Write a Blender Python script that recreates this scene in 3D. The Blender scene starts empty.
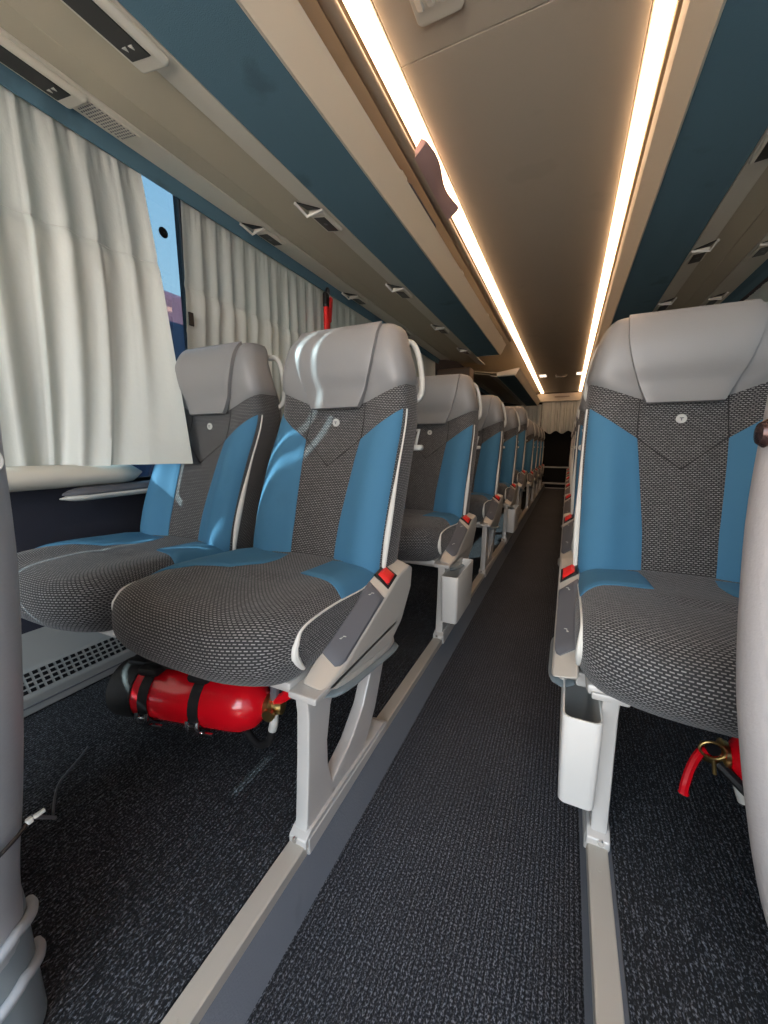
import bpy, bmesh, math, random
from mathutils import Vector, Matrix
random.seed(7)
S = bpy.context.scene
COL = S.collection
PI = math.pi
ZC = 0.80            # camera height above the aisle floor
PL = 0.10            # height of the seat platforms

# ------------------------------------------------------------------ materials
def mat(name):
    m = bpy.data.materials.new(name); m.use_nodes = True
    nt = m.node_tree
    return m, nt, nt.nodes['Principled BSDF']
def N(nt, t, **k):
    n = nt.nodes.new(t)
    for a, v in k.items():
        if a.startswith('i_'): n.inputs[a[2:].replace('_', ' ')].default_value = v
        else: setattr(n, a, v)
    return n
def srgb(r, g, b):
    f = lambda c: (c/255/12.92) if c/255 <= .04045 else ((c/255+.055)/1.055)**2.4
    return (f(r), f(g), f(b), 1)
def plain(name, col, rough=.5, metal=0, bump=0, bscale=200, var=0, coat=0):
    m, nt, b = mat(name)
    b.inputs['Base Color'].default_value = col
    b.inputs['Roughness'].default_value = rough
    b.inputs['Metallic'].default_value = metal
    if coat: b.inputs['Coat Weight'].default_value = coat
    if bump or var:
        tc = N(nt, 'ShaderNodeTexCoord')
        nz = N(nt, 'ShaderNodeTexNoise'); nz.inputs['Scale'].default_value = bscale; nz.inputs['Detail'].default_value = 3
        nt.links.new(tc.outputs['Object'], nz.inputs['Vector'])
        if bump:
            bp = N(nt, 'ShaderNodeBump'); bp.inputs['Strength'].default_value = bump; bp.inputs['Distance'].default_value = .002
            nt.links.new(nz.outputs['Fac'], bp.inputs['Height']); nt.links.new(bp.outputs['Normal'], b.inputs['Normal'])
        if var:
            n2 = N(nt, 'ShaderNodeTexNoise'); n2.inputs['Scale'].default_value = 5; n2.inputs['Detail'].default_value = 5
            nt.links.new(tc.outputs['Object'], n2.inputs['Vector'])
            cr = N(nt, 'ShaderNodeValToRGB')
            cr.color_ramp.elements[0].position = .3; cr.color_ramp.elements[1].position = .38
            cr.color_ramp.elements[0].color = tuple(c*(1-var) for c in col[:3])+(1,)
            cr.color_ramp.elements[1].color = tuple(min(1, c*(1+var)) for c in col[:3])+(1,)
            nt.links.new(n2.outputs['Fac'], cr.inputs['Fac']); nt.links.new(cr.outputs['Color'], b.inputs['Base Color'])
    return m
def emis(name, col, s):
    m, nt, b = mat(name)
    b.inputs['Base Color'].default_value = (.8, .8, .8, 1)
    b.inputs['Emission Color'].default_value = col; b.inputs['Emission Strength'].default_value = s
    return m
def woven(name, dark, light, w=.0088, h=.0047, mort=.0017):
    m, nt, b = mat(name)
    uv = N(nt, 'ShaderNodeUVMap'); uv.uv_map = 'UVMap'
    br = N(nt, 'ShaderNodeTexBrick'); br.offset = .5
    br.inputs['Scale'].default_value = 1; br.inputs['Brick Width'].default_value = w
    br.inputs['Row Height'].default_value = h; br.inputs['Mortar Size'].default_value = mort
    br.inputs['Mortar Smooth'].default_value = .25
    br.inputs['Color1'].default_value = light; br.inputs['Color2'].default_value = tuple(c*.6 for c in light[:3])+(1,)
    br.inputs['Mortar'].default_value = dark
    nt.links.new(uv.outputs['UV'], br.inputs['Vector'])
    nt.links.new(br.outputs['Color'], b.inputs['Base Color'])
    bp = N(nt, 'ShaderNodeBump'); bp.invert = True
    bp.inputs['Strength'].default_value = .5; bp.inputs['Distance'].default_value = .001
    nt.links.new(br.outputs['Fac'], bp.inputs['Height']); nt.links.new(bp.outputs['Normal'], b.inputs['Normal'])
    b.inputs['Roughness'].default_value = .85; b.inputs['Sheen Weight'].default_value = .15
    return m
def carpet(name, dark, light, ribs=True, thr=.58, pitch=.0085):
    m, nt, b = mat(name)
    tc = N(nt, 'ShaderNodeTexCoord')
    n1 = N(nt, 'ShaderNodeTexNoise'); n1.inputs['Scale'].default_value = 330; n1.inputs['Detail'].default_value = 2
    mp = N(nt, 'ShaderNodeMapping'); mp.inputs['Scale'].default_value = (1.3, .8, 1)
    nt.links.new(tc.outputs['Object'], mp.inputs['Vector']); nt.links.new(mp.outputs['Vector'], n1.inputs['Vector'])
    cr = N(nt, 'ShaderNodeValToRGB')
    cr.color_ramp.elements[0].position = thr-.08; cr.color_ramp.elements[1].position = thr+.12
    cr.color_ramp.elements[0].color = dark; cr.color_ramp.elements[1].color = light
    nt.links.new(n1.outputs['Fac'], cr.inputs['Fac'])
    last = cr.outputs['Color']; height = n1.outputs['Fac']
    # dust and wear
    n3 = N(nt, 'ShaderNodeTexNoise'); n3.inputs['Scale'].default_value = 4; n3.inputs['Detail'].default_value = 4
    nt.links.new(tc.outputs['Object'], n3.inputs['Vector'])
    if ribs:
        wv = N(nt, 'ShaderNodeTexWave'); wv.wave_type = 'BANDS'; wv.bands_direction = 'X'
        wv.inputs['Scale'].default_value = 2*PI/(20*pitch); wv.inputs['Distortion'].default_value = .6
        wv.inputs['Detail Scale'].default_value = 3
        nt.links.new(tc.outputs['Object'], wv.inputs['Vector'])
        mx = N(nt, 'ShaderNodeMix', data_type='RGBA', blend_type='MULTIPLY'); mx.inputs['Factor'].default_value = .85
        c2 = N(nt, 'ShaderNodeValToRGB'); c2.color_ramp.elements[0].color = (.12, .12, .12, 1); c2.color_ramp.elements[1].position = .6
        nt.links.new(wv.outputs['Fac'], c2.inputs['Fac'])
        nt.links.new(last, mx.inputs[6]); nt.links.new(c2.outputs['Color'], mx.inputs[7]); last = mx.outputs[2]
        ad = N(nt, 'ShaderNodeMath', operation='ADD'); nt.links.new(n1.outputs['Fac'], ad.inputs[0]); nt.links.new(wv.outputs['Fac'], ad.inputs[1])
        height = ad.outputs[0]
    m3 = N(nt, 'ShaderNodeMix', data_type='RGBA', blend_type='MULTIPLY'); m3.inputs['Factor'].default_value = .5
    nt.links.new(last, m3.inputs[6]); nt.links.new(n3.outputs['Fac'], m3.inputs[7])
    nt.links.new(m3.outputs[2], b.inputs['Base Color'])
    bp = N(nt, 'ShaderNodeBump'); bp.inputs['Strength'].default_value = .8; bp.inputs['Distance'].default_value = .003
    nt.links.new(height, bp.inputs['Height']); nt.links.new(bp.outputs['Normal'], b.inputs['Normal'])
    b.inputs['Roughness'].default_value = .95
    return m
def curtain_mat():
    m, nt, b = mat('curtain_cloth')
    b.inputs['Base Color'].default_value = srgb(198, 201, 196); b.inputs['Roughness'].default_value = .45
    b.inputs['Sheen Weight'].default_value = .2
    tc = N(nt, 'ShaderNodeTexCoord'); nz = N(nt, 'ShaderNodeTexNoise'); nz.inputs['Scale'].default_value = 9; nz.inputs['Detail'].default_value = 5
    nt.links.new(tc.outputs['Object'], nz.inputs['Vector'])
    bp = N(nt, 'ShaderNodeBump'); bp.inputs['Strength'].default_value = .25; bp.inputs['Distance'].default_value = .02
    nt.links.new(nz.outputs['Fac'], bp.inputs['Height']); nt.links.new(bp.outputs['Normal'], b.inputs['Normal'])
    tr = N(nt, 'ShaderNodeBsdfTranslucent'); tr.inputs['Color'].default_value = srgb(215, 215, 200)
    mx = N(nt, 'ShaderNodeMixShader'); mx.inputs['Fac'].default_value = .12
    nt.links.new(b.outputs['BSDF'], mx.inputs[1]); nt.links.new(tr.outputs['BSDF'], mx.inputs[2])
    nt.links.new(mx.outputs['Shader'], nt.nodes['Material Output'].inputs['Surface'])
    return m
def glass_mat():
    m, nt, b = mat('window_glass')
    tr = N(nt, 'ShaderNodeBsdfTransparent'); tr.inputs['Color'].default_value = (.215, .28, .315, 1)
    gl = N(nt, 'ShaderNodeBsdfGlossy'); gl.inputs['Roughness'].default_value = .02
    mx = N(nt, 'ShaderNodeMixShader'); mx.inputs['Fac'].default_value = .05
    nt.links.new(tr.outputs['BSDF'], mx.inputs[1]); nt.links.new(gl.outputs['BSDF'], mx.inputs[2])
    nt.links.new(mx.outputs['Shader'], nt.nodes['Material Output'].inputs['Surface'])
    return m

M = {}
M['woven'] = woven('woven_grey_fabric', srgb(39, 39, 41), srgb(150, 148, 147))
M['blue'] = plain('blue_velour', srgb(60, 112, 144), .85, bump=.25, bscale=600, var=.05)
M['leather'] = plain('grey_leather', srgb(126, 125, 125), .42, bump=.12, bscale=260, var=.04)
M['piping'] = plain('white_piping', srgb(214, 212, 205), .55)
M['thread'] = plain('dark_thread', srgb(38, 37, 38), .9)
M['silver'] = plain('silver_painted_plastic', srgb(196, 191, 182), .38, .25, bump=.04, bscale=700)
M['alu'] = plain('cast_aluminium_paint', srgb(192, 188, 183), .42, .2, bump=.05, bscale=500)
M['pad'] = plain('dark_grey_plastic', srgb(96, 97, 102), .42)
M['bluegrey'] = plain('blue_grey_plastic', srgb(120, 131, 136), .4)
M['black'] = plain('black_plastic', srgb(18, 18, 20), .35)
M['gloss'] = plain('black_gloss', srgb(14, 13, 14), .32)
M['red'] = plain('red_button_plastic', srgb(220, 38, 36), .35)
M['chrome'] = plain('chrome', (.8, .8, .8, 1), .15, 1)
M['bin'] = plain('pale_grey_plastic', srgb(204, 201, 196), .42)
M['shell'] = plain('grey_shell_plastic', srgb(120, 120, 124), .5, bump=.1, bscale=400)
M['handle'] = plain('light_grey_plastic', srgb(196, 196, 190), .4)
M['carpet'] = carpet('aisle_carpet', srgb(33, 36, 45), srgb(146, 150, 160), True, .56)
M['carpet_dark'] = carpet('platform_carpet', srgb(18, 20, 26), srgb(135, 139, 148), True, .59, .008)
M['riser'] = plain('grey_felt', srgb(100, 105, 113), .95, bump=.5, bscale=300, var=.12)
M['rail'] = plain('worn_floor_rail', srgb(176, 170, 160), .45, .3, bump=.08, bscale=80, var=.1)
M['cream'] = plain('cream_panel', srgb(200, 192, 176), .5, bump=.06, bscale=500)
M['beige'] = plain('beige_duct_panel', srgb(178, 170, 150), .55, bump=.06, bscale=500)
M['white'] = plain('off_white_plastic', srgb(208, 203, 190), .42)
M['rackblue'] = plain('blue_lining_fabric', srgb(74, 106, 122), .92, bump=.4, bscale=500, var=.13)
M['ceil'] = plain('taupe_ceiling', srgb(172, 164, 150), .6, bump=.08, bscale=300, var=.03)
M['tube'] = plain('grey_rail_tube', srgb(150, 138, 124), .45, .2)
M['navy'] = plain('navy_side_lining', srgb(34, 36, 48), .9, bump=.3, bscale=400)
M['heater'] = plain('heater_metal', srgb(172, 172, 168), .4, .4)
M['dark'] = plain('dark_void_lining', srgb(14, 13, 13), .9)
M['brown'] = plain('brown_panel', srgb(88, 70, 54), .6)
M['curtain'] = curtain_mat()
M['glass'] = glass_mat()
M['led'] = emis('led_diffuser', (1.0, .62, .36, 1), 9.0)
M['lamp'] = emis('ceiling_lamp_diffuser', (1.0, .86, .70, 1), 2.6)
M['extred'] = plain('red_enamel', srgb(214, 12, 28), .22, coat=.5)
M['brass'] = plain('brass', srgb(226, 196, 128), .28, 1)
M['rubber'] = plain('black_rubber', srgb(20, 20, 21), .6)
M['fgleft'] = plain('grey_hard_shell', srgb(150, 154, 158), .42, bump=.12, bscale=240, var=.05)
M['fgright'] = plain('grained_grey_vinyl', srgb(162, 157, 156), .5, bump=.35, bscale=220, var=.04)
M['bolt'] = plain('dark_bolt', srgb(70, 52, 50), .2, .6)
M['purple'] = plain('purple_cloth', srgb(150, 126, 128), .95, bump=.3)
M['bag'] = plain('navy_bag_cloth', srgb(32, 34, 50), .9, bump=.3)
M['pink'] = plain('pink_coach_paint', srgb(236, 150, 160), .5)
M['extnavy'] = plain('far_navy_paint', srgb(50, 60, 92), .5)
M['outground'] = plain('pale_asphalt', srgb(150, 148, 142), .9)

# ------------------------------------------------------------------ mesh helpers
class MB:
    hard = False
    """collects geometry (with uv in metres) and links it as one mesh object"""
    def __init__(s): s.v = []; s.f = []; s.uv = []
    def add(s, vs, fs, uvs=None):
        b = len(s.v); s.v += [tuple(p) for p in vs]
        s.uv += uvs if uvs else [(p[0], p[1]+p[2]) for p in vs]
        s.f += [tuple(b+i for i in f) for f in fs]
    def grid(s, P, closed=False, flip=False):
        """P[i][j] points; closed in j"""
        n, m = len(P), len(P[0])
        uvs = []; v = 0; mid = m//2
        for i in range(n):
            if i: v += (Vector(P[i][mid])-Vector(P[i-1][mid])).length
            row = [0]
            for j in range(1, m): row.append(row[-1]+(Vector(P[i][j])-Vector(P[i][j-1])).length)
            c = row[mid]
            uvs += [(r-c, v) for r in row]
        fs = []
        for i in range(n-1):
            for j in range(m if closed else m-1):
                k = (j+1) % m
                q = (i*m+j, i*m+k, (i+1)*m+k, (i+1)*m+j)
                fs.append(q[::-1] if flip else q)
        s.add([p for r in P for p in r], fs, uvs)
        return s
    def loft(s, rings, cap=True):
        s.grid(rings, closed=True)
        if cap:
            for r, fl in ((rings[0], True), (rings[-1], False)):
                c = sum((Vector(p) for p in r), Vector())/len(r)
                m = len(r)
                vs = list(r)+[c]
                s.add(vs, [((j, (j+1) % m, m) if not fl else ((j+1) % m, j, m)) for j in range(m)], [(p[1], p[2]) for p in vs])
        return s
    def bm(s, b):
        s.hard = True
        b.verts.ensure_lookup_table(); b.verts.index_update()
        s.add([v.co.copy() for v in b.verts], [[v.index for v in f.verts] for f in b.faces])
        b.free(); return s
    def box(s, c, d, bev=0, seg=2, rot=None):
        b = bmesh.new(); bmesh.ops.create_cube(b, size=1)
        for v in b.verts: v.co = Vector((v.co.x*d[0], v.co.y*d[1], v.co.z*d[2]))
        if bev: bmesh.ops.bevel(b, geom=b.edges[:], offset=min(bev, min(d)*.49), segments=seg, affect='EDGES', profile=.5)
        R = rot if rot is not None else Matrix.Identity(3)
        for v in b.verts: v.co = R @ v.co + Vector(c)
        return s.bm(b)
    def span(s, a, b, bev=0, seg=2):
        return s.box([(a[i]+b[i])/2 for i in range(3)], [abs(b[i]-a[i]) for i in range(3)], bev, seg)
    def prism(s, out, axis, a, b, bev=0, seg=2, out2=None):
        """outline of 2-D points extruded along axis from a to b (out2: other outline at b)"""
        out2 = out2 or out
        def P(p, t):
            return {'x': (t, p[0], p[1]), 'y': (p[0], t, p[1]), 'z': (p[0], p[1], t)}[axis]
        m = bmesh.new(); n = len(out)
        A = [m.verts.new(P(p, a)) for p in out]; B = [m.verts.new(P(p, b)) for p in out2]
        m.faces.new(A[::-1]); m.faces.new(B)
        for i in range(n): m.faces.new((A[i], A[(i+1) % n], B[(i+1) % n], B[i]))
        bmesh.ops.recalc_face_normals(m, faces=m.faces[:])
        if bev: bmesh.ops.bevel(m, geom=m.edges[:], offset=bev, segments=seg, affect='EDGES', profile=.5, clamp_overlap=True)
        bmesh.ops.triangulate(m, faces=[f for f in m.faces if len(f.verts) > 4])
        return s.bm(m)
    def tube(s, pts, r, n=10, closed=False, flat=None):
        pts = [Vector(p) for p in pts]; k = len(pts); rings = []
        rr = r if isinstance(r, (list, tuple)) else [r]*k
        prev = None
        for i in range(k):
            t = (pts[(i+1) % k]-pts[i-1]) if closed else (pts[min(i+1, k-1)]-pts[max(i-1, 0)])
            t.normalize()
            if prev is None:
                u = t.cross(Vector((0, 0, 1)) if abs(t.z) < .9 else Vector((1, 0, 0))).normalized()
            else: u = (prev-t*prev.dot(t)).normalized()
            prev = u; w = t.cross(u)
            rings.append([pts[i]+(u*math.cos(2*PI*j/n)+w*math.sin(2*PI*j/n))*rr[i] for j in range(n)])
        if closed:
            rings.append(rings[0]); return s.loft(rings, cap=False)
        return s.loft(rings)
    def lathe(s, prof, axis='z', c=(0, 0, 0), n=28):
        rings = []
        for r, t in prof:
            ring = []
            for j in range(n):
                a = 2*PI*j/n; x, y = r*math.cos(a), r*math.sin(a)
                p = {'z': (x, y, t), 'x': (t, x, y), 'y': (y, t, x)}[axis]
                ring.append((p[0]+c[0], p[1]+c[1], p[2]+c[2]))
            rings.append(ring)
        return s.loft(rings)
    def ell(s, c, r, n=16, m=10):
        rings = []
        for i in range(1, m):
            t = PI*i/m
            rings.append([(c[0]+r[0]*math.sin(t)*math.cos(2*PI*j/n), c[1]+r[1]*math.sin(t)*math.sin(2*PI*j/n), c[2]-r[2]*math.cos(t)) for j in range(n)])
        return s.loft(rings)
    def pad(s, fn, n, m, h, sink=.005, pw=.18, up=None):
        """a pillow-edged skin of thickness h over the surface fn(a,b), a,b in 0..1"""
        e = 1e-3; P = []
        for i in range(-1, n+2):
            row = []
            for j in range(-1, m+2):
                a = min(max(i/n, 0), 1); b = min(max(j/m, 0), 1)
                p = Vector(fn(a, b))
                a0, a1, b0, b1 = max(a-e, 0), min(a+e, 1), max(b-e, 0), min(b+e, 1)
                nn = (Vector(fn(a1, b))-Vector(fn(a0, b))).cross(Vector(fn(a, b1))-Vector(fn(a, b0)))
                nn = nn.normalized() if nn.length > 1e-12 else Vector((0, -1, 0))
                if up is not None and nn.dot(Vector(up)) < 0: nn = -nn
                if i in (-1, n+1) or j in (-1, m+1): d = -sink
                else:
                    ed = min(a, 1-a, b, 1-b)/pw
                    d = h*(1-(1-min(1, ed))**2*.65)
                row.append(p+nn*d)
            P.append(row)
        return s.grid(P)
    def build(s, name, m, parent=None, ang=40):
        me = bpy.data.meshes.new(name)
        me.from_pydata([tuple(p) for p in s.v], [], s.f)
        uv = me.uv_layers.new(name='UVMap')
        for l in me.loops: uv.data[l.index].uv = s.uv[l.vertex_index]
        b = bmesh.new(); b.from_mesh(me)
        bmesh.ops.remove_doubles(b, verts=b.verts[:], dist=1e-6)
        bmesh.ops.recalc_face_normals(b, faces=b.faces[:])
        b.to_mesh(me); b.free()
        me.polygons.foreach_set('use_smooth', [True]*len(me.polygons))
        me.set_sharp_from_angle(angle=math.radians(ang))
        me.materials.append(M[m] if isinstance(m, str) else m)
        o = bpy.data.objects.new(name, me); COL.objects.link(o)
        if s.hard:
            wn = o.modifiers.new('weighted_normals', 'WEIGHTED_NORMAL'); wn.keep_sharp = True; wn.weight = 90
        if parent: o.parent = parent
        return o
def tag(o, label=None, cat=None, group=None, kind=None):
    for k, v in (('label', label), ('category', cat), ('group', group), ('kind', kind)):
        if v: o[k] = v
    return o
def empty(name, loc=(0, 0, 0)):
    o = bpy.data.objects.new(name, None); COL.objects.link(o); o.location = loc; o.empty_display_size = .05
    return o
def copy_tree(o, parent=None):
    c = o.copy(); COL.objects.link(c)
    if parent: c.parent = parent
    for ch in list(o.children): copy_tree(ch, c)
    return c
def lerp(a, b, t): return a+(b-a)*t
def interp(x, xs, ys):
    if x <= xs[0]: return ys[0]
    for i in range(len(xs)-1):
        if x <= xs[i+1]:
            t = (x-xs[i])/(xs[i+1]-xs[i]); t = t*t*(3-2*t) if False else t
            return lerp(ys[i], ys[i+1], t)
    return ys[-1]
def smooth_interp(x, xs, ys):
    """Catmull-Rom through the knots"""
    n = len(xs)
    if x <= xs[0]: return ys[0]
    if x >= xs[-1]: return ys[-1]
    for i in range(n-1):
        if x <= xs[i+1]:
            h = xs[i+1]-xs[i]; t = (x-xs[i])/h
            def sl(k):
                if k == 0: return (ys[1]-ys[0])/(xs[1]-xs[0])
                if k == n-1: return (ys[-1]-ys[-2])/(xs[-1]-xs[-2])
                return (ys[k+1]-ys[k-1])/(xs[k+1]-xs[k-1])
            m0, m1 = sl(i)*h, sl(i+1)*h
            return (2*t**3-3*t*t+1)*ys[i]+(t**3-2*t*t+t)*m0+(-2*t**3+3*t*t)*ys[i+1]+(t**3-t*t)*m1
def cr_loop(pts, k=5):
    out = []; n = len(pts)
    for i in range(n):
        p0, p1, p2, p3 = (Vector(pts[(i+d) % n]) for d in (-1, 0, 1, 2))
        for j in range(k):
            t = j/k
            out.append(.5*((2*p1)+(p2-p0)*t+(2*p0-5*p1+4*p2-p3)*t*t+(-p0+3*p1-3*p2+p3)*t**3))
    return out
def cr_path(pts, k=6):
    P = [Vector(p) for p in pts]; P = [P[0]*2-P[1]]+P+[P[-1]*2-P[-2]]; out = []
    for i in range(1, len(P)-2):
        for j in range(k):
            t = j/k; p0, p1, p2, p3 = P[i-1:i+3]
            out.append(.5*((2*p1)+(p2-p0)*t+(2*p0-5*p1+4*p2-p3)*t*t+(-p0+3*p1-3*p2+p3)*t**3))
    return out+[P[-2]]

# ------------------------------------------------------------------ the coach seat
# local frame: x across (aisle side = +x), y towards the rear of the coach, z up from the platform
ZT = 1.04
def hw(z): return smooth_interp(z, [.30, .45, .65, .80, .90, .98, ZT], [.202, .208, .209, .205, .198, .177, .153])
def yf(z): return smooth_interp(z, [.28, .40, .50, .65, .77, .85, .90, .97, 1.02, ZT], [.0, .0, .025, .085, .14, .155, .15, .155, .18, .20])
def front(x, z):
    w = hw(z); u = abs(x)/w; rc = .035
    y = yf(z)
    b = math.exp(-((u-.72)/.2)**2)*smooth_interp(z, [.3, .45, .62, .78, .85, 1.04], [.010, .022, .024, .012, .004, .0])
    y -= b
    y += .012*(1-u*u)*smooth_interp(z, [.3, .5, .8, .9, 1.04], [.3, 1, .6, 0, 0])
    ex = abs(x)-(w-rc)
    if ex > 0: y += rc-math.sqrt(max(0, rc*rc-min(ex, rc)**2))
    return y
DEP = .105
def dep(z): return smooth_interp(z, [.28, .40, .60, .80, .90, 1.04], [.13, .14, .145, .135, .11, .095])
def section(z, off=0.0, inset=0.0):
    """closed loop round the backrest at height z"""
    w = hw(z); pts = []
    n = 26
    for i in range(n+1):
        x = -w+2*w*(i/n)
        a = math.sin((i/n-.5)*PI)          # cluster the samples near the edges
        x = w*a
        pts.append([x, front(x, z)])
    yb = yf(z)+dep(z)
    for t in (.5, .8): pts.append([w+.004*math.sin(PI*t), lerp(front(w, z), yb-.02, t)])
    for i in range(9):
        x = w*(1-2*i/8); k = abs(x)/w
        pts.append([x*.97, yb-.02*k**4])
    for t in (.8, .5): pts.append([-w-.004*math.sin(PI*t), lerp(front(w, z), yb-.02, t)])
    cy = yf(z)+dep(z)/2
    out = []
    for x, y in pts:
        fx = (w+off-inset)/w; fy = (dep(z)/2+off-inset)/(dep(z)/2)
        out.append((x*fx, cy+(y-cy)*fy, z))
    return out
def zleather(x): # lower edge of the leather cap
    u = min(1, abs(x)/.205)
    return .815 if u < .36 else lerp(.815, .868, (u-.36)/.64)
CUSH = cr_loop([(.05, .30), (-.20, .285), (-.345, .280), (-.395, .305), (-.412, .345), (-.398, .388), (-.350, .410), (-.22, .413), (-.08, .405), (.05, .40)], 5)
CX, CW = -.016, .222      # cushion centre and half width (aisle side +)
def set_back(x, y):        # rounded front corners in plan
    u = (x-CX)/CW; k = min(1, max(0, (-.10-y)/.28))
    return k*((.075 if u > 0 else .040)*abs(u)**3.2)
def lift(x, y):            # side bolsters of the cushion
    u = (x-CX)/CW
    return .007*math.cos(min(1, abs(u))*PI/2)+(.016 if u < 0 else .006)*math.exp(-((abs(u)-.72)/.22)**2)*min(1, max(0, (.06-y)/.12))-.008*math.exp(-((y+.165+.03*math.cos(x*14))/.012)**2)*max(0, 1-(abs(u)/.55)**4)
def cush_ring(x, r=.05, out=0):
    e = CW-abs(x-CX); d = 0
    if e < r: d = r-math.sqrt(max(0, r*r-(r-e)**2))
    c = Vector((-.18, .345)); ring = []
    n = len(CUSH)
    for i, p in enumerate(CUSH):
        t = (CUSH[(i+1) % n]-CUSH[i-1]); nn = Vector((t.y, -t.x)).normalized()
        if nn.dot(p-c) < 0: nn = -nn
        q = p-nn*(min(d, .05)*(1.0 if abs(nn.y) > .3 else .9)-out)
        z = q.y
        if z > .34: z += lift(x, q.x)*min(1, (z-.34)/.04)
        ring.append((x, q.x+set_back(x, q.x), z))
    return ring
def cush_top(x, y):
    y0 = y
    for _ in range(4): y0 = y-set_back(x, y0)
    z0 = smooth_interp(y0, [-.412, -.40, -.35, -.22, -.08, .05], [.345, .386, .410, .413, .405, .40])
    e = CW-abs(x-CX); r = .05
    if e < r: z0 -= r-math.sqrt(max(0, r*r-(r-max(e, 0))**2))
    return z0+lift(x, y0)

def make_seat(name, side=1, arm=True, bin_=False, ped=.203, wall_arm=False, handle_side=1):
    """side = +1: the aisle is on +x;  -1: mirrored"""
    root = empty(name); X = lambda x: x*side
    mb = lambda: MB()
    # --- cushion
    es = [1e-4, .0015, .004, .008, .013, .02, .028, .037, .048]
    xs = [CX-CW+e for e in es]+[CX+t for t in (-.14, -.11, -.08, -.05, -.02, .01, .04, .07, .10, .13, .15)]+[CX+CW-e for e in es[::-1]]
    R_ = [cush_ring(x) for x in xs]
    rings = [[(X(p[0]), p[1], p[2]) for p in r] for r in R_]
    c = mb(); c.loft(rings)
    # uv: across x, along the profile
    arc = [0]
    for i in range(1, len(CUSH)): arc.append(arc[-1]+(CUSH[i]-CUSH[i-1]).length)
    m = len(CUSH); us = [0]
    for i in range(1, len(xs)): us.append(us[-1]+(Vector(R_[i][40])-Vector(R_[i-1][40])).length)
    for i, x in enumerate(xs):
        for j in range(m): c.uv[i*m+j] = (us[i], arc[j])
    cush = c.build('seat_cushion', 'woven', root, 60)
    # blue wedges beside the join
    def wedge(quad):
        def fn(a, b):
            p = [lerp(lerp(quad[0][k], quad[1][k], a), lerp(quad[3][k], quad[2][k], a), b) for k in (0, 1)]
            return (X(p[0]), p[1], cush_top(p[0], p[1]))
        return fn
    mb().pad(wedge([(.070, .047), (.200, .047), (.199, -.165), (.066, -.125)]), 16, 22, .006, pw=.07, up=(0, 0, 1)).build('cushion_bolster', 'blue', root)
    mb().pad(wedge([(-.233, .047), (-.045, .047), (-.068, -.100), (-.230, -.325)]), 18, 26, .006, pw=.07, up=(0, 0, 1)).build('cushion_bolster', 'blue', root)
    # white piping along both front corners of the cushion
    for s in (1, -1):
        ring = cush_ring(CX+s*(CW-.006), out=.0015)[12:46]
        pts = [(X(p[0]), p[1], p[2]) for p in ring]; k = len(pts)
        rad = [.0022+.0052*math.exp(-((i-7)/6)**2) for i in range(k)]
        mb().tube(pts, rad, 8).build('cushion_piping', 'piping', root)
    # --- seat pan and frame under the cushion
    p = mb(); p.box((0, -.14, .276), (.37, .36, .022), .008); p.box((0, -.24, .255), (.40, .035, .03), .006); p.box((0, -.02, .255), (.42, .035, .03), .006)
    p.build('seat_frame', 'alu', root)
    # --- backrest
    zs = [.30, .34, .38]+[.40+.025*i for i in range(21)]
    b = mb(); b.loft([[(X(q[0]), q[1], q[2]) for q in section(z)] for z in zs])
    b.build('backrest', 'woven', root, 60)
    zin_x = lambda z: interp(z, [.38, .5, .72], [.069, .072, .090])
    def bol(s):
        def fn(a, bb):
            zt = lerp(.720, .800, a); z = lerp(.375, zt, bb)
            x = lerp(zin_x(z), hw(z)*.965, a)
            return (X(s*x), front(x, z), z)
        return fn
    for s in (1, -1):
        mb().pad(bol(s), 14, 34, .006, pw=.10, up=(0, -1, 0)).build('backrest_bolster', 'blue', root)
        path = [(X(s*(hw(z)+.0005)), front(hw(z)*.985, z)+.004, z) for z in [.36+.44*i/24 for i in range(25)]]
        rad = [0.0024+.0056*math.exp(-((i/24-.30)/.26)**2) for i in range(25)]
        mb().tube(path, rad, 8).build('backrest_piping', 'piping', root)
    # seams of the centre panel
    st = mb()
    def seam(pts):
        o = []
        for k in range(len(pts)-1):
            for i in range(9):
                t = i/8; x = lerp(pts[k][0], pts[k+1][0], t); z = lerp(pts[k][1], pts[k+1][1], t)
                o.append((X(x), front(x, z)-.0004, z))
        st.tube(o, .0014, 6)
    seam([(-.088, .82), (-.090, .722), (0, .648), (.090, .722), (.088, .82)])
    st.build('seam_stitching', 'thread', root)
    # --- leather head section
    rings = []
    nb = 16
    for i in range(nb+1):
        f = i/nb; ring = []
        base = section(.9)
        for k in range(len(base)):
            x0 = base[k][0]
            zl = zleather(x0) if k < 31 or k > 38 else .86
            z = lerp(zl, ZT, f)
            rtop = .038; ins = 0
            if z > ZT-rtop: ins = rtop-math.sqrt(max(0, rtop**2-(z-(ZT-rtop))**2))
            edge = .006 if f > .04 else (.001 if f == 0 else .005)
            q = section(z, edge, ins*.92)[k]
            ring.append((X(q[0]), q[1], q[2]))
        rings.append(ring)
    h = mb(); h.loft(rings, cap=False)
    cc = sum((Vector(p) for p in rings[-1]), Vector())/len(rings[-1]); r = rings[-1]
    for sc in (.75, .45, .15):
        pass
    inner = [[tuple(cc.lerp(Vector(p), sc)+Vector((0, 0, .004*(1-sc)))) for p in r] for sc in (1, .7, .4, .1)]
    h.loft(inner, cap=False); h.add(list(inner[-1]), [tuple(range(len(r)))])
    h.build('headrest', 'leather', root, 60)
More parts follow.
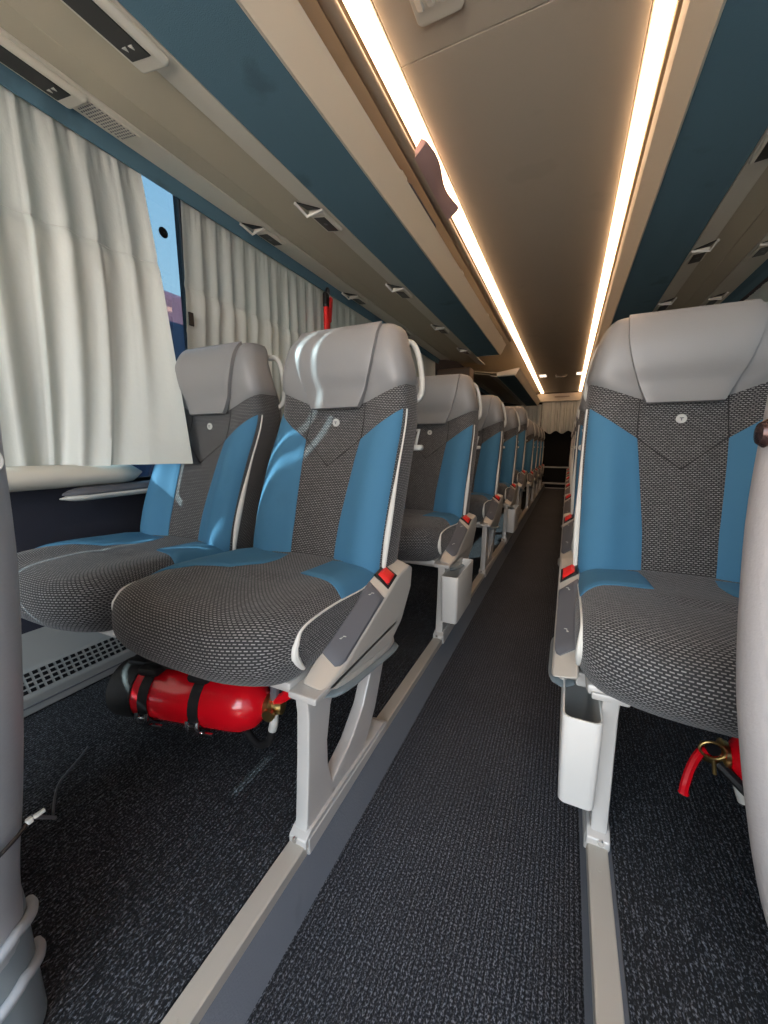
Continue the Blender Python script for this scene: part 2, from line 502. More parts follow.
    # hanging flap
    def flap(a, bb):
        z = lerp(.808, 1.030, bb)
        half = smooth_interp(z, [.80, .84, .90, .96, 1.0, 1.035], [.073, .090, .112, .126, .128, .127])
        x = lerp(-half, half, a)
        y = front(x, z)-.019
        if z > ZT-.05: y += .5*(.05-math.sqrt(max(0, .05**2-(z-(ZT-.05))**2)))
        if z < .86: y -= .004*(1-(z-.80)/.06)
        return (X(x), y, z)
    mb().pad(flap, 16, 20, .004, sink=.012, pw=.05, up=(0, -1, 0)).build('headrest_flap', 'leather', root)
    # badge
    zb = .768; yb = front(0, zb)-.001
    bd = mb().lathe([(.001, 0), (.0105, 0), (.0115, -.002), (.0095, -.0045), (.008, -.004), (.001, -.0045)], 'y', (0, yb, zb), 24)
    bo = bd.build('badge', 'handle', root)
    k = mb(); k.box((0, yb-.005, zb+.002), (.009, .001, .0022), .0004); k.box((0, yb-.005, zb-.001), (.0022, .001, .007), .0004)
    k.build('emblem', 'pad', bo)
    # --- back shell
    rr = []
    for i in range(15):
        z = lerp(.26, .97, i/14); w = hw(max(.3, z))*.93; yb = yf(z)+dep(max(.28, z))
        rr.append([(X(w*a), yb+(.022*(1-abs(a)**3)), z) for a in (-1, -.9, -.6, -.3, 0, .3, .6, .9, 1)]+[(X(w*a), yb-.012, z) for a in (1, .5, 0, -.5, -1)])
    mb().loft(rr).build('back_shell', 'shell', root)
    # white folding grip on the aisle side of the back
    q = mb(); yg = yf(.70)+dep(.70)
    q.prism([(X(.150), yg-.01), (X(.195), yg-.02), (X(.218), yg+.005), (X(.214), yg+.035), (X(.150), yg+.04)], 'z', .690, .706, .006, 3)
    q.tube([(X(.165), yg+.012, .745), (X(.208), yg+.008, .748), (X(.196), yg+.012, .706)], .005, 8)
    q.build('back_grip', 'handle', root)
    # grab handle on the shoulder
    hs = handle_side
    hp = cr_path([(X(hs*.140), .285, 1.0), (X(hs*.172), .292, .995), (X(hs*.192), .292, .955), (X(hs*.205), .285, .89), (X(hs*.206), .272, .845), (X(hs*.188), .255, .825)], 5)
    mb().tube(hp, .0085, 10).build('grab_handle', 'handle', root)
    if arm:
        # silver housing beside the cushion
        o_in = [(-.305, .283), (-.253, .310), (-.048, .388), (.030, .405), (.105, .408), (.136, .392), (.125, .330), (.060, .258), (-.006, .228), (-.10, .234), (-.20, .252), (-.275, .262)]
        o_out = [(-.300, .274), (-.225, .285), (-.036, .356), (.040, .384), (.105, .392), (.130, .380), (.120, .328), (.057, .258), (-.006, .230), (-.10, .236), (-.20, .252), (-.272, .260)]
        a = mb(); a.prism([(q[0], q[1]) for q in o_in], 'x', X(.197), X(.243), .006, 3, o_out)
        ho = a.build('armrest_housing', 'silver', root, 35)
        # dark pad lying on the slanted top
        def slope(u, t): # t along, u across
            y = lerp(-.243, -.045, t); zi = lerp(.313, .388, t); zo = lerp(.279, .353, t)
            return (X(lerp(.2005, .239, u)), y, lerp(zi, zo, u)+.001)
        def padf(u, t):
            uu = u
            if t < .12: uu = u*(.75+.25*math.sqrt(t/.12))
            return slope(uu, t)
        po = mb().pad(padf, 10, 24, .008, sink=.004, pw=.12, up=(0, 0, 1)).build('control_pad', 'pad', ho)
        for t in (.22, .85):
            ic = mb(); q = Vector(slope(.45, t)); q.z += .010
            ic.box(q, (.006, .010, .0012), .0005); ic.box(q+Vector((X(.003), .006, .001)), (.010, .003, .0012), .0005)
            ic.build('icon', 'handle', po)
        def btn(u, t):
            y = lerp(-.018, .034, t); zi = lerp(.398, .408, t); zo = lerp(.366, .384, t)
            return (X(lerp(.202, .238, u)), y, lerp(zi, zo, u)+.001)
        def btn2(u, t): return btn(.14+.72*u, .12+.76*t)
        br = mb().pad(btn, 6, 6, .003, sink=.004, up=(0, 0, 1)).build('button_frame', 'black', ho)
        mb().pad(btn2, 6, 6, .008, sink=.0, up=(0, 0, 1)).build('button', 'red', br)
        # lower body and the lever blade below it
        q = mb(); rings = []
        for i in range(17):
            t = i/16; y = lerp(-.262, .045, t); zc = lerp(.252, .212, t)+.0*t
            k = math.sqrt(max(0.02, 1-(2*t-1)**4))
            rings.append([(X(.222+.020*k*math.cos(2*PI*j/14)), y, zc+.018*k*math.sin(2*PI*j/14)) for j in range(14)])
        q.loft(rings).build('lever_body', 'silver', root)
        q = mb(); rings = []
        for i in range(19):
            t = i/18; y = lerp(-.275, .055, t); zc = lerp(.243, .193, t)
            k = math.sqrt(max(0.02, 1-(2*t-1)**6))
            rings.append([(X(.222+.028*k*math.cos(2*PI*j/16)), y, zc+.0095*k*math.sin(2*PI*j/16)) for j in range(16)])
        q.loft(rings).build('lever_blade', 'bluegrey', root)
    # --- pedestal
    if ped:
        x0, x1 = X(ped-.015), X(ped+.013)
        q = mb()
        fb = [(-.345, .0), (-.337, .035), (-.327, .15), (-.322, .235), (-.325, .268), (-.225, .268), (-.252, .215), (-.266, .15), (-.266, .10), (-.255, .055), (-.235, .0)]
        rb = [(-.262, .02), (-.12, .015), (-.062, .085), (-.020, .17), (.015, .268), (-.055, .268), (-.085, .19), (-.125, .125), (-.18, .080), (-.256, .048)]
        q.prism(fb, 'x', x0, x1, .005, 2); q.prism(rb, 'x', x0, x1, .005, 2)
        q.prism([(-.352, -.006), (-.352, .012), (-.335, .022), (-.03, .020), (-.012, .012), (-.012, -.006)], 'x', X(ped-.019), X(ped+.019), .003, 2)
        q.prism([(-.345, -.022), (-.345, .012), (-.02, .012), (-.02, -.010)], 'x', X(ped+.013), X(ped+.021), .002, 1)
        q.span((X(ped-.03), -.325, .262), (X(ped+.03), .02, .276), .004)
        po = q.build('pedestal', 'alu', root, 35)
        bl = mb()
        bl.lathe([(.0005, -.0242), (.005, -.0242), (.005, -.020), (.0005, -.020)], 'y', (X(ped-.004), -.332, .010), 12)
        bl.build('bolt', 'chrome', po)
    if bin_:
        q = mb(); x0 = ped+.012; x1 = x0+.062
        # open-topped waste bin: outer walls and inner lining
        def ring(z, ins, t):
            ya, yb = -.375+.012*t+ins, -.120-.004*t-ins
            xa, xb = x0+ins, x1-ins-.004*t
            pts = []
            for cx, cy, a0 in ((xb-.012, yb-.012, 0), (xa+.012, yb-.012, 90), (xa+.012, ya+.012, 180), (xb-.012, ya+.012, 270)):
                for d in range(5):
                    a = math.radians(a0+d*22.5); pts.append((X(cx+.012*math.cos(a)), cy+.012*math.sin(a), z))
            return pts
        zt, zb = .250, .068
        rings = [ring(zb+.006, .008, 1), ring(zb, .010, 1), ring(zb+.006, .0, 1), ring(lerp(zb, zt, .4), 0, .5), ring(zt-.002, 0, 0), ring(zt, .001, 0), ring(zt, .0035, 0), ring(lerp(zb, zt, .3), .005, .5), ring(zb+.014, .006, 1)]
        q.loft(rings).build('waste_bin', 'bin', root, 50)
        q = mb(); q.box((X(x0-.004), -.20, .115), (.03, .02, .012), .003); q.box((X(x0+.03), -.19, .098), (.02, .03, .014), .004)
        q.build('bin_bracket', 'chrome', root)
    if wall_arm:
        rings = []
        for i in range(17):
            t = i/16; y = lerp(-.190, .10, t); k = min(1, math.sqrt(max(.03, t*6))) if t < 1/6 else 1
            rings.append([(X(-.235+.026*k*math.cos(2*PI*j/14)), y, .562+.004*t+.019*k*math.sin(2*PI*j/14)*(1 if math.sin(2*PI*j/14) > 0 else .7)) for j in range(14)])
        ao = mb().loft(rings).build('window_armrest', 'pad', root)
        rings = []
        for i in range(17):
            t = i/16; y = lerp(-.197, .10, t); k = min(1, math.sqrt(max(.03, t*6))) if t < 1/6 else 1
            rings.append([(X(-.235+.028*k*math.cos(2*PI*j/14)), y, .550+.004*t+.012*k*math.sin(2*PI*j/14)) for j in range(14)])
        mb().loft(rings).build('armrest_trim', 'handle', ao)
    return root

seats = []
G_LA = 'aisle seats of the left-hand block'; G_LW = 'window seats of the left-hand block'; G_R = 'aisle seats of the right-hand block'
def place(proto, first, x, y, z, label, group):
    o = proto if first else copy_tree(proto)
    o.location = (x, y, z); tag(o, label, 'seat', group); seats.append(o); return o

left_aisle = make_seat('coach_seat', 1, True, False, .213)
left_aisle_bin = make_seat('coach_seat', 1, True, True, .213)
right_aisle = make_seat('coach_seat', -1, True, False, .147)
right_aisle_bin = make_seat('coach_seat', -1, True, True, .147)
left_window = make_seat('coach_seat', 1, False, False, None, True)

LX, LWX, RX = -.600, -1.090, .245
place(left_aisle, True, LX, .81, PL, 'blue and grey aisle seat with sun streaks across its headrest, big red extinguisher under it', G_LA)
place(left_aisle_bin, True, LX, 1.64, PL, 'second aisle seat on the left, with a white waste bin on its pedestal', G_LA)
place(left_aisle, False, LX, 2.46, PL, 'third aisle seat on the left, without a bin, between two seats with bins', G_LA)
place(left_aisle_bin, False, LX, 3.29, PL, 'fourth aisle seat on the left, pale bin on its pedestal, further back', G_LA)
place(left_aisle, False, LX, 4.03, PL+.07, 'fifth aisle seat on the left, set higher than the rows behind it', G_LA)
ORD = ['first seat of the low dim row behind the raised fifth seat, left of the aisle', 'second seat of the low dim row behind the raised fifth seat, left of the aisle',
       'third seat of the low dim row behind the raised fifth seat, left of the aisle', 'fourth seat of the low dim row behind the raised fifth seat, left of the aisle']
for i, y in enumerate((5.05, 5.80, 6.55, 7.30)):
    place(left_aisle, False, LX, y, PL, ORD[i], G_LA)
place(left_window, True, LWX, .80, PL, 'blue and grey window seat by the gap between the first two curtains, nearest the camera', G_LW)
place(left_window, False, LWX, 1.66, PL, 'window seat directly behind the nearest window seat, mostly hidden', G_LW)
RL = ['large blue and grey aisle seat on the right with a white bin at its pedestal', 'second aisle seat on the right, seen edge-on behind the large one',
      'third aisle seat on the right, thin sliver with red buckle beyond the second', 'fourth aisle seat on the right, thin sliver beyond the third',
      'fifth aisle seat on the right, thin sliver in the dim rear', 'sixth aisle seat on the right, thin sliver in the dim rear', 'seventh aisle seat on the right, rearmost near the dark steps']
for i, l in enumerate(RL):
    place(right_aisle_bin if i == 0 else right_aisle, i < 2, RX, 1.035+.825*i, PL, l, G_R)

# ------------------------------------------------------------------ setting
XL, XR = -1.40, 0.99
Y0, Y1 = -1.3, 9.10
ZCE = ZC+1.10
def struct(mbo, name, m, parent=None): 
    o = mbo.build(name, m, parent)
    if parent is None: o['kind'] = 'structure'
    return o
STEP = 8.2
struct(MB().span((-.43, Y0, -.05), (.12, STEP+.02, 0)), 'floor', 'carpet')
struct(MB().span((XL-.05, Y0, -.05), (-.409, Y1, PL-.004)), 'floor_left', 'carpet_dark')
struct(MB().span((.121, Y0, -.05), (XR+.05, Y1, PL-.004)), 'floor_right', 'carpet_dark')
# sloped felt risers between aisle and platforms, and the metal rails on top
rz = MB(); rz.prism([(-.41, 0), (-.353, 0), (-.374, PL-.010), (-.41, PL-.010)], 'y', Y0, STEP); struct(rz, 'baseboard_left', 'riser')
rz = MB(); rz.prism([(.122, 0), (.079, 0), (.083, PL-.010), (.122, PL-.010)], 'y', Y0, STEP); struct(rz, 'baseboard_right', 'riser')
def rail(name, xa, xb, inner):
    r = MB(); r.span((xa, Y0, PL-.012), (xb, STEP, PL), .0025, 2)
    r.span((inner-.002, Y0, PL-.026), (inner+.002, STEP, PL-.001), .001, 1)
    k = 0
    for i in range(12):
        r.lathe([(.0005, PL+.0008), (.003, PL+.0008), (.004, PL-.001)], 'z', ((xa+xb)/2, -.2+.42*i, 0), 8)
    struct(r, name, 'rail')
rail('trim_1', -.405, -.373, -.3735); rail('trim_2', .083, .114, .0835)
# steps at the rear end of the aisle
s_ = MB(); s_.span((-.41, STEP, 0), (.12, STEP+.35, .10)); s_.span((-.41, STEP+.3, 0), (.12, Y1, .40)); struct(s_, 'floor_rear', 'dark')
s_ = MB(); s_.span((-.41, STEP-.012, .085), (.12, STEP+.02, .115), .004); s_.span((-.41, STEP-.008, .0), (.12, STEP-.001, .018), .003); s_.span((-.41, STEP+.29, .385), (.12, STEP+.32, .41), .004); struct(s_, 'trim_3', 'alu')
# ceiling
c_ = MB(); c_.span((XL-.05, Y0, ZCE+.012), (XR+.05, Y1, ZCE+.06)); 
c_.span((-.522, 1.229, ZCE-.002), (.112, 5.4, ZCE+.02), .003); c_.span((-.522, Y0, ZCE-.002), (.112, 1.226, ZCE+.02), .003)
c_.span((-.522, 5.404, ZCE-.002), (.112, 8.80, ZCE+.02), .003)
struct(c_, 'ceiling', 'ceil')
# end walls
w_ = MB(); w_.span((XL-.05, Y1-.02, -.05), (XR+.05, Y1+.03, ZCE+.05)); struct(w_, 'wall_rear', 'dark')
w_ = MB(); w_.span((XL, Y0-.04, 0), (XR, Y0, .50), .01); w_.span((XL, Y0-.04, 1.88), (XR, Y0, ZCE+.06), .01)
w_.span((XL-.04, Y0-.06, 0), (XL+.05, Y0, ZCE+.06), .01); w_.span((XR-.05, Y0-.06, 0), (XR+.04, Y0, ZCE+.06), .01); struct(w_, 'wall_front', 'shell')
# side walls with window openings; z of sill and head
ZS, ZH = ZC-.12, ZC+.97
WIN = [(-1.15, -.20), (-.14, 1.158), (1.178, 2.50), (2.56, 3.90)]
def side_wall(name, x, sgn, wins, xend):
    w = MB()
    a, b = (x-.045, x) if sgn < 0 else (x, x+.045)
    w.span((a, Y0, 0), (b, Y1, ZS)); w.span((a, Y0, ZH), (b, Y1, ZCE+.05))
    prev = Y0
    for y0, y1 in wins: w.span((a, prev, ZS-.01), (b, y0, ZH+.01)); prev = y1
    w.span((a, prev, ZS-.01), (b, Y1, ZH+.01))
    return struct(w, name, 'navy')
side_wall('wall_left', XL, -1, WIN, 0); side_wall('wall_right', XR, 1, WIN, 0)
for k, (y0, y1) in enumerate(WIN):
    for sgn, x in ((-1, XL-.02), (1, XR+.02)):
        g = MB(); g.span((x-.003, y0-.01, ZS-.01), (x+.003, y1+.01, ZH+.01))
        o = g.build('window_%d' % (k+1 if sgn < 0 else k+5), 'glass'); o['kind'] = 'structure'
        f = MB()
        for a, b in (((y0-.02, ZS-.02), (y1+.02, ZS+.012)), ((y0-.02, ZH-.012), (y1+.02, ZH+.02)), ((y0-.02, ZS), (y0+.012, ZH)), ((y1-.004 if k == 1 else y1-.012, ZS), (y1+.02, ZH))):
            f.span((x-.010, a[0], a[1]), (x+.012, b[0], b[1]), .003)
        f.build('window_frame', 'rubber', o)
        if sgn < 0 and k == 1:
            d = MB().lathe([(.0005, x+.003), (.018, x+.003), (.018, x+.006), (.0005, x+.007)], 'x', (0, 1.082, ZC+.785), 24)
            d.build('glass_sticker', 'black', o)
# dark post at the stair well and door panels further back
p_ = MB(); p_.span((XL+.005, 4.35, 0), (-1.02, 4.55, ZC+.86), .02); tag(struct(p_, 'wall_partition', 'brown'))

# ------------------------------------------------------------------ luggage racks
def rack(name, side, y0, y1, prof, label, tube=None, dividers=()):
    """prof: dict of cross-section points in (x, z-cam)"""
    root = empty(name, (prof['blue'][0][0], y0, 0))
    off = Vector((-prof['blue'][0][0], -y0, 0))
    def strip(nm, pts, th, m, ya=y0, yb=y1, bev=.003):
        pts = [Vector((p[0]+off.x, p[1]+ZC)) for p in pts]; n = len(pts); up = []
        for i in range(n):
            t = pts[min(i+1, n-1)]-pts[max(i-1, 0)]; nn = Vector((-t.y, t.x)).normalized()
            if nn.y < 0 or (abs(nn.y) < .2 and False): nn = -nn
            up.append(pts[i]+nn*th)
        mbo = MB(); mbo.prism([tuple(p) for p in pts]+[tuple(p) for p in up[::-1]], 'y', ya+off.y, yb+off.y, bev, 2)
        return mbo.build(nm, m, root)
    strip('fascia', prof['lip'], .012, 'cream', bev=.002)
    strip('blue_lining', prof['blue'], .010, 'rackblue')
    yb2 = prof.get('duct_end', y1)
    strip('service_strip', prof['white1'], .010, 'white', yb=yb2)
    strip('duct_panel', prof['beige1'], .010, 'beige', yb=yb2); strip('duct_panel', prof['beige2'], .010, 'beige', yb=yb2)
    strip('service_strip', prof['white2'], .010, 'white', yb=yb2)
    strip('curtain_pelmet', prof['blue2'], .012, 'rackblue', yb=yb2)
    # shelf base inside the rack and its far wall
    s2 = [(prof['lip'][1][0], prof['blue'][0][1]+.012), (prof['blue2'][0][0], prof['blue2'][0][1]+.02)]
    # end caps
    endp = [prof['lip'][-1], prof['lip'][1], prof['blue'][0], prof['blue'][-1], (prof['blue'][-1][0], prof['blue'][-1][1]+.05), (prof['lip'][-1][0]+side*.02, prof['lip'][-1][1])]
    for ya, yb in ((y0+.001, y0+.014), (y1-.014, y1-.001)):
        q = MB(); q.prism([(p[0]+off.x, p[1]+ZC) for p in endp], 'y', ya+off.y, yb+off.y, .002, 1)
        q.build('end_cap', 'cream', root)
    q = MB(); q.prism([(prof['blue'][0][0]+off.x, prof['blue'][0][1]+.012+ZC), (prof['white2'][-1][0]+off.x, prof['white2'][-1][1]+.014+ZC), (prof['white2'][-1][0]+off.x, prof['white2'][-1][1]+.024+ZC), (prof['blue'][0][0]+off.x, prof['blue'][0][1]+.022+ZC)], 'y', y0+.02+off.y, y1-.02+off.y)
    q.build('shelf_base', 'beige', root)
    if tube:
        tx, tz, r = tube
        MB().tube([(tx+off.x, y0+off.y, tz+ZC), (tx+off.x, (y0+y1)/2+off.y, tz+ZC), (tx+off.x, y1+.25+off.y, tz+ZC)], r, 14).build('grab_rail', 'tube', root)
    for y in dividers:
        d = MB(); lx, lz = prof['lip'][-1]
        d.prism([(lx+off.x+side*.012, lz+ZC-.02), (lx+off.x+side*.012, lz+ZC+.030), (lx+off.x+side*.05, lz+ZC+.050), (lx+off.x+side*.16, lz+ZC+.055), (lx+off.x+side*.16, lz+ZC-.04), (lx+off.x+side*.04, lz+ZC-.05)], 'y', y+off.y, y+.05+off.y, .004, 2)
        d.build('divider', 'white', root)
    tag(root, label, 'luggage rack')
    return root
LP = dict(lip=[(-.642, .850), (-.632, .846), (-.592, .925), (-.586, .935)], blue=[(-.642, .850), (-.745, .852), (-.850, .850)],
          white1=[(-.852, .850), (-.890, .856), (-.930, .864)], beige1=[(-.930, .876), (-1.02, .888), (-1.110, .900)], beige2=[(-1.112, .902), (-1.17, .917), (-1.224, .932)],
          white2=[(-1.226, .930), (-1.28, .940), (-1.340, .946)], blue2=[(-1.342, .954), (-1.352, .932), (-1.363, .905)], duct_end=4.3)
L1 = rack('luggage_rack', -1, Y0, 3.90, LP, 'long open luggage rack over the left seats, nearest the camera, blue lining', (-.587, 1.035, .019), [1.42, 2.28, 3.05, 3.7])
LP2 = dict(LP); LP2.pop('duct_end')
L2 = rack('luggage_rack', -1, 5.05, 8.85, LP2, 'shorter luggage rack at the rear on the left, with a cream front end', None, [5.6, 6.4, 7.2, 8.0])
k = 1.06
RP = dict(lip=[(.229, .901), (.222, .896), (.176, .985), (.170, 1.03)], blue=[(.229, .901), (.34, .903), (.452, .901)],
          white1=[(.454, .901), (.490, .904), (.528, .908)], beige1=[(.528, .920), (.58, .926), (.640, .933)], beige2=[(.642, .935), (.69, .942), (.745, .950)],
          white2=[(.747, .948), (.81, .957), (.868, .962)], blue2=[(.870, .968), (.915, .962), (.950, .945)])
R1 = rack('luggage_rack', 1, Y0, 8.85, RP, 'luggage rack over the right seats with cream fascia and blue lining')

# light strips
def led(name, xa, xb, y0, y1, label):
    r = empty(name, ((xa+xb)/2, y0, ZC+1.10)); w = (xb-xa)/2
    MB().prism([(-w, .004), (-w*.94, -.014), (-w*.7, -.020), (w*.7, -.020), (w*.94, -.014), (w, .004)], 'y', 0, y1-y0).build('diffuser', 'led', r)
    t = MB(); t.span((-w-.007, 0, -.002), (-w-.001, y1-y0, .010), .002); t.span((w+.001, 0, -.002), (w+.007, y1-y0, .010), .002)
    t.build('light_channel', 'cream', r); tag(r, label, 'light', 'warm light strips along the ceiling')
led('light_strip', -.583, -.530, -.6, 8.80, 'glowing warm light strip along the left edge of the ceiling')
led('light_strip', .120, .165, -.6, 8.80, 'glowing warm light strip along the right edge of the ceiling')
# ceiling fittings
r = empty('ceiling_vent', (-.372, 1.045, ZC+1.10))
q = MB(); q.prism([(-.055, -.09), (.055, -.09), (.062, -.07), (.062, .082), (.052, .095), (-.052, .095), (-.062, .082), (-.062, -.07)], 'z', -.014, -.0, .004, 2); q.build('vent_body', 'white', r)
q = MB()
for i in range(4): q.box((-.040+.027*i, -.005, -.016), (.018, .11, .010), .003, rot=Matrix.Rotation(.35, 3, 'Y'))
q.build('louvre', 'handle', r); tag(r, 'cream slotted vent on the ceiling at the top edge', 'vent')
for i, (x, lab) in enumerate(((-.43, 'small square rear ceiling lamp beside the left light strip'), (.085, 'small square rear ceiling lamp beside the right light strip'))):
    r = empty('ceiling_lamp', (x, 6.7, ZC+1.10))
    MB().box((0, 0, -.006), (.11, .22, .012), .004).build('lamp_frame', 'white', r)
    q = MB()
    for j in range(4): q.box((-.036+.024*j, 0, -.013), (.017, .19, .006), .002)
    q.build('diffuser', 'lamp', r); tag(r, lab, 'lamp', 'small rear ceiling lamps')
r = empty('grab_bar', (-.17, 6.75, ZC+1.10)); MB().tube(cr_path([(-.07, 0, 0), (-.06, 0, -.03), (.06, 0, -.03), (.07, 0, 0)], 5), .012, 8).build('handle_bar', 'tube', r)
tag(r, 'dark bar handle on the rear ceiling between the two lamps', 'handle')
# beam, curtain and dark bulkhead at the rear
r = empty('rear_beam', (-.2, 8.85, ZC+.92))
MB().box((0, .05, .08), (.90, .10, .16), .01).build('beam_panel', 'cream', r)
MB().tube(cr_path([(-.10, -.002, .09), (-.09, -.03, .085), (.13, -.03, .085), (.14, -.002, .09)], 5), .010, 8).build('handle', 'tube', r)
tag(r, 'cream cross beam with a handle above the rear curtain', 'beam')

# ------------------------------------------------------------------ curtains
def curtain(name, y0, y1, zt, zb, label, x=XL+.010, sgn=1, nf=9, amp=.022, seam_z=None, flare=(0, 0), group='cream curtains along the left windows', ph=0, belly=0, drop=0, drape=False):
    n, m = int((y1-y0)*110)+20, 44
    rnd = random.Random(int((y0+10)*100)); fr = [rnd.uniform(-.35, .35) for _ in range(40)]; am = [rnd.uniform(.6, 1.2) for _ in range(40)]
    def fn(a, b):
        # b = 0 top .. 1 bottom
        ya = y0-flare[0]*b; yb_ = y1+flare[1]*b*b
        t = a*nf; k = int(min(t, nf-1)); f = t+fr[k]*math.sin(PI*(t-k))*.5
        s = .5+.5*math.cos(2*PI*f+ph)
        s = s**1.35
        A = amp*lerp(.30, 1.0, min(1, b*2.5))*am[k]
        low = .6*amp*math.sin(2*PI*(a*nf*.37+ph))*b
        hem = .16*amp*math.sin(2*PI*a*nf*3)*(1-min(1, b*7))
        dx = A*s*lerp(1, .75, b)+low+hem
        z = lerp(zt, zb-drop*a, b)
        if seam_z is not None: dx -= .006*math.exp(-((z-seam_z)/.008)**2); dx += .008*math.exp(-((z-seam_z+.05)/.04)**2)*math.sin(9*a*PI)**2
        p = Vector((x+sgn*(dx+belly*b), lerp(ya, yb_, a), z))
        if drape:
            xe = -1.38+.265*b**2.2; ye = -xe*lerp(.709, .7715, b); w = a**3
            p.x += w*(xe-x); p.y = lerp(p.y, lerp(ya, ye, a), min(1, a*2)); p.z += .012*w*b
        return p
    P = [[fn(i/n, j/m) for j in range(m+1)] for i in range(n+1)]
    Q = [[p-Vector((sgn*.0012, 0, 0)) for p in row] for row in P]
    c = MB(); c.grid(P); c.grid(Q, flip=True)
    b_ = [P[i][0] for i in range(n+1)]
    o = c.build(name, 'curtain', None, 80); tag(o, label, 'curtain', group)
    if seam_z is not None:
        j = min(range(m+1), key=lambda j: abs(P[0][j].z-seam_z)); pts = [fn(i/n, (zt-seam_z)/(zt-zb))+Vector((sgn*.002, 0, 0)) for i in range(0, n+1, 2)]
        MB().tube(pts, .0012, 5).build('seam_cord', 'handle', o)
    return o
c0 = curtain('curtain', -.95, .418, ZC+.95, ZC-.05, 'cream curtain mostly outside the left edge of the picture', nf=14, amp=.018, seam_z=ZC+.63)
c1 = curtain('curtain', .473, .995, ZC+.95, ZC-.052, 'cream curtain nearest the camera on the left, open at its rear edge', nf=6, amp=.020, seam_z=ZC+.63, belly=.006, drop=.012, drape=True)
st_ = MB().span((XL+.022, .4305, ZC-.05), (XL+.026, .4605, ZC+.95), .001); st_ = st_.build('sun_split_strap', 'curtain'); tag(st_, 'added cream strap between the first two curtains, splitting the sun into streaks', 'strap')  # out-of-view strap added to split the curtain gap into two sun slits
c2 = curtain('curtain', 1.145, 2.13, ZC+.95, ZC-.02, 'second cream curtain on the left with a black tab, red tool at its rear', nf=13, amp=.018, seam_z=ZC+.615, flare=(.05, 0))
c3 = curtain('curtain', 2.14, 4.25, ZC+.95, ZC-.02, 'third cream curtain on the left, behind the red tool and the headrests', nf=26, amp=.018, seam_z=ZC+.60)
q = MB().box((XL+.040, 1.128, ZC+.49), (.006, .022, .05), .002); q.build('hook_tab', 'black', c2).matrix_parent_inverse = c2.matrix_world.inverted()
cr_ = curtain('curtain', 1.2, 4.4, ZC+.945, ZC-.02, 'cream curtain on the right windows above the large seat', x=XR-.012, sgn=-1, nf=34, amp=.016, group='cream curtains along the right windows')
cr_2 = None
# rear curtain, across the coach
def rear_curtain(x0, x1, zt, zb, y, label):
    n, m = 120, 16
    def fn(a, b):
        f = a*13+.25*math.sin(a*31)
        return Vector((lerp(x0, x1, a), y-.03*(.5+.5*math.cos(2*PI*f))*lerp(.6, 1, b), lerp(zt, zb+.03*math.sin(a*20), b)))
    P = [[fn(i/n, j/m) for j in range(m+1)] for i in range(n+1)]; c = MB(); c.grid(P); c.grid([[p+Vector((0, .0015, 0)) for p in r] for r in P], flip=True)
    o = c.build('curtain', 'curtain', None, 80); tag(o, label, 'curtain', 'cream curtains across the rear'); return o
rear_curtain(-.545, .20, ZC+.925, ZC+.30, 8.92, 'cream curtain hanging at the far end of the aisle under the beam')
rear_curtain(-1.3, -.56, ZC+.88, ZC+.30, 8.98, 'shaded cream curtain at the far end, left of the central one')

# ------------------------------------------------------------------ side ledge, heater
rings = []
for i in range(40):
    t = i/39; y = lerp(-.9, .865, t); kk = math.sqrt(max(.02, 1-max(0, (y-.78)/.085)**2)) if y > .78 else 1
    rings.append([(XL+.045+.062*kk*math.cos(2*PI*j/18), y, ZC-.086+.034*kk*math.sin(2*PI*j/18)*(1.0)) for j in range(18)])
lo = MB().loft(rings).build('window_ledge', 'white'); tag(lo, 'pale padded ledge under the nearest curtain, rounded at its rear tip', 'ledge')
r = empty('floor_heater', (XL+.08, -.5, PL))
h_ = MB(); h_.prism([(-.08, .0), (.085, .0), (.085, .050), (.042, .108), (-.08, .165)], 'y', 0, 4.7, .006, 2); h_.build('heater_casing', 'heater', r)
h_ = MB()
for y in [.82+i*.018 for i in range(0, 40)]:
    for t in (.20, .40, .60, .80):
        h_.box((lerp(.085, .042, t)+.0004, y, lerp(.050, .108, t)+.0003), (.0095, .011, .003), 0, rot=Matrix.Rotation(.933, 3, 'Y'))
h_.build('grille', 'black', r)
h_ = MB()
for z in (.022,): h_.span((.084, 0, z), (.0865, 4.7, z+.004))
h_.build('groove', 'pad', r); tag(r, 'pale metal floor heater with slotted top along the left wall under the window seat', 'heater')

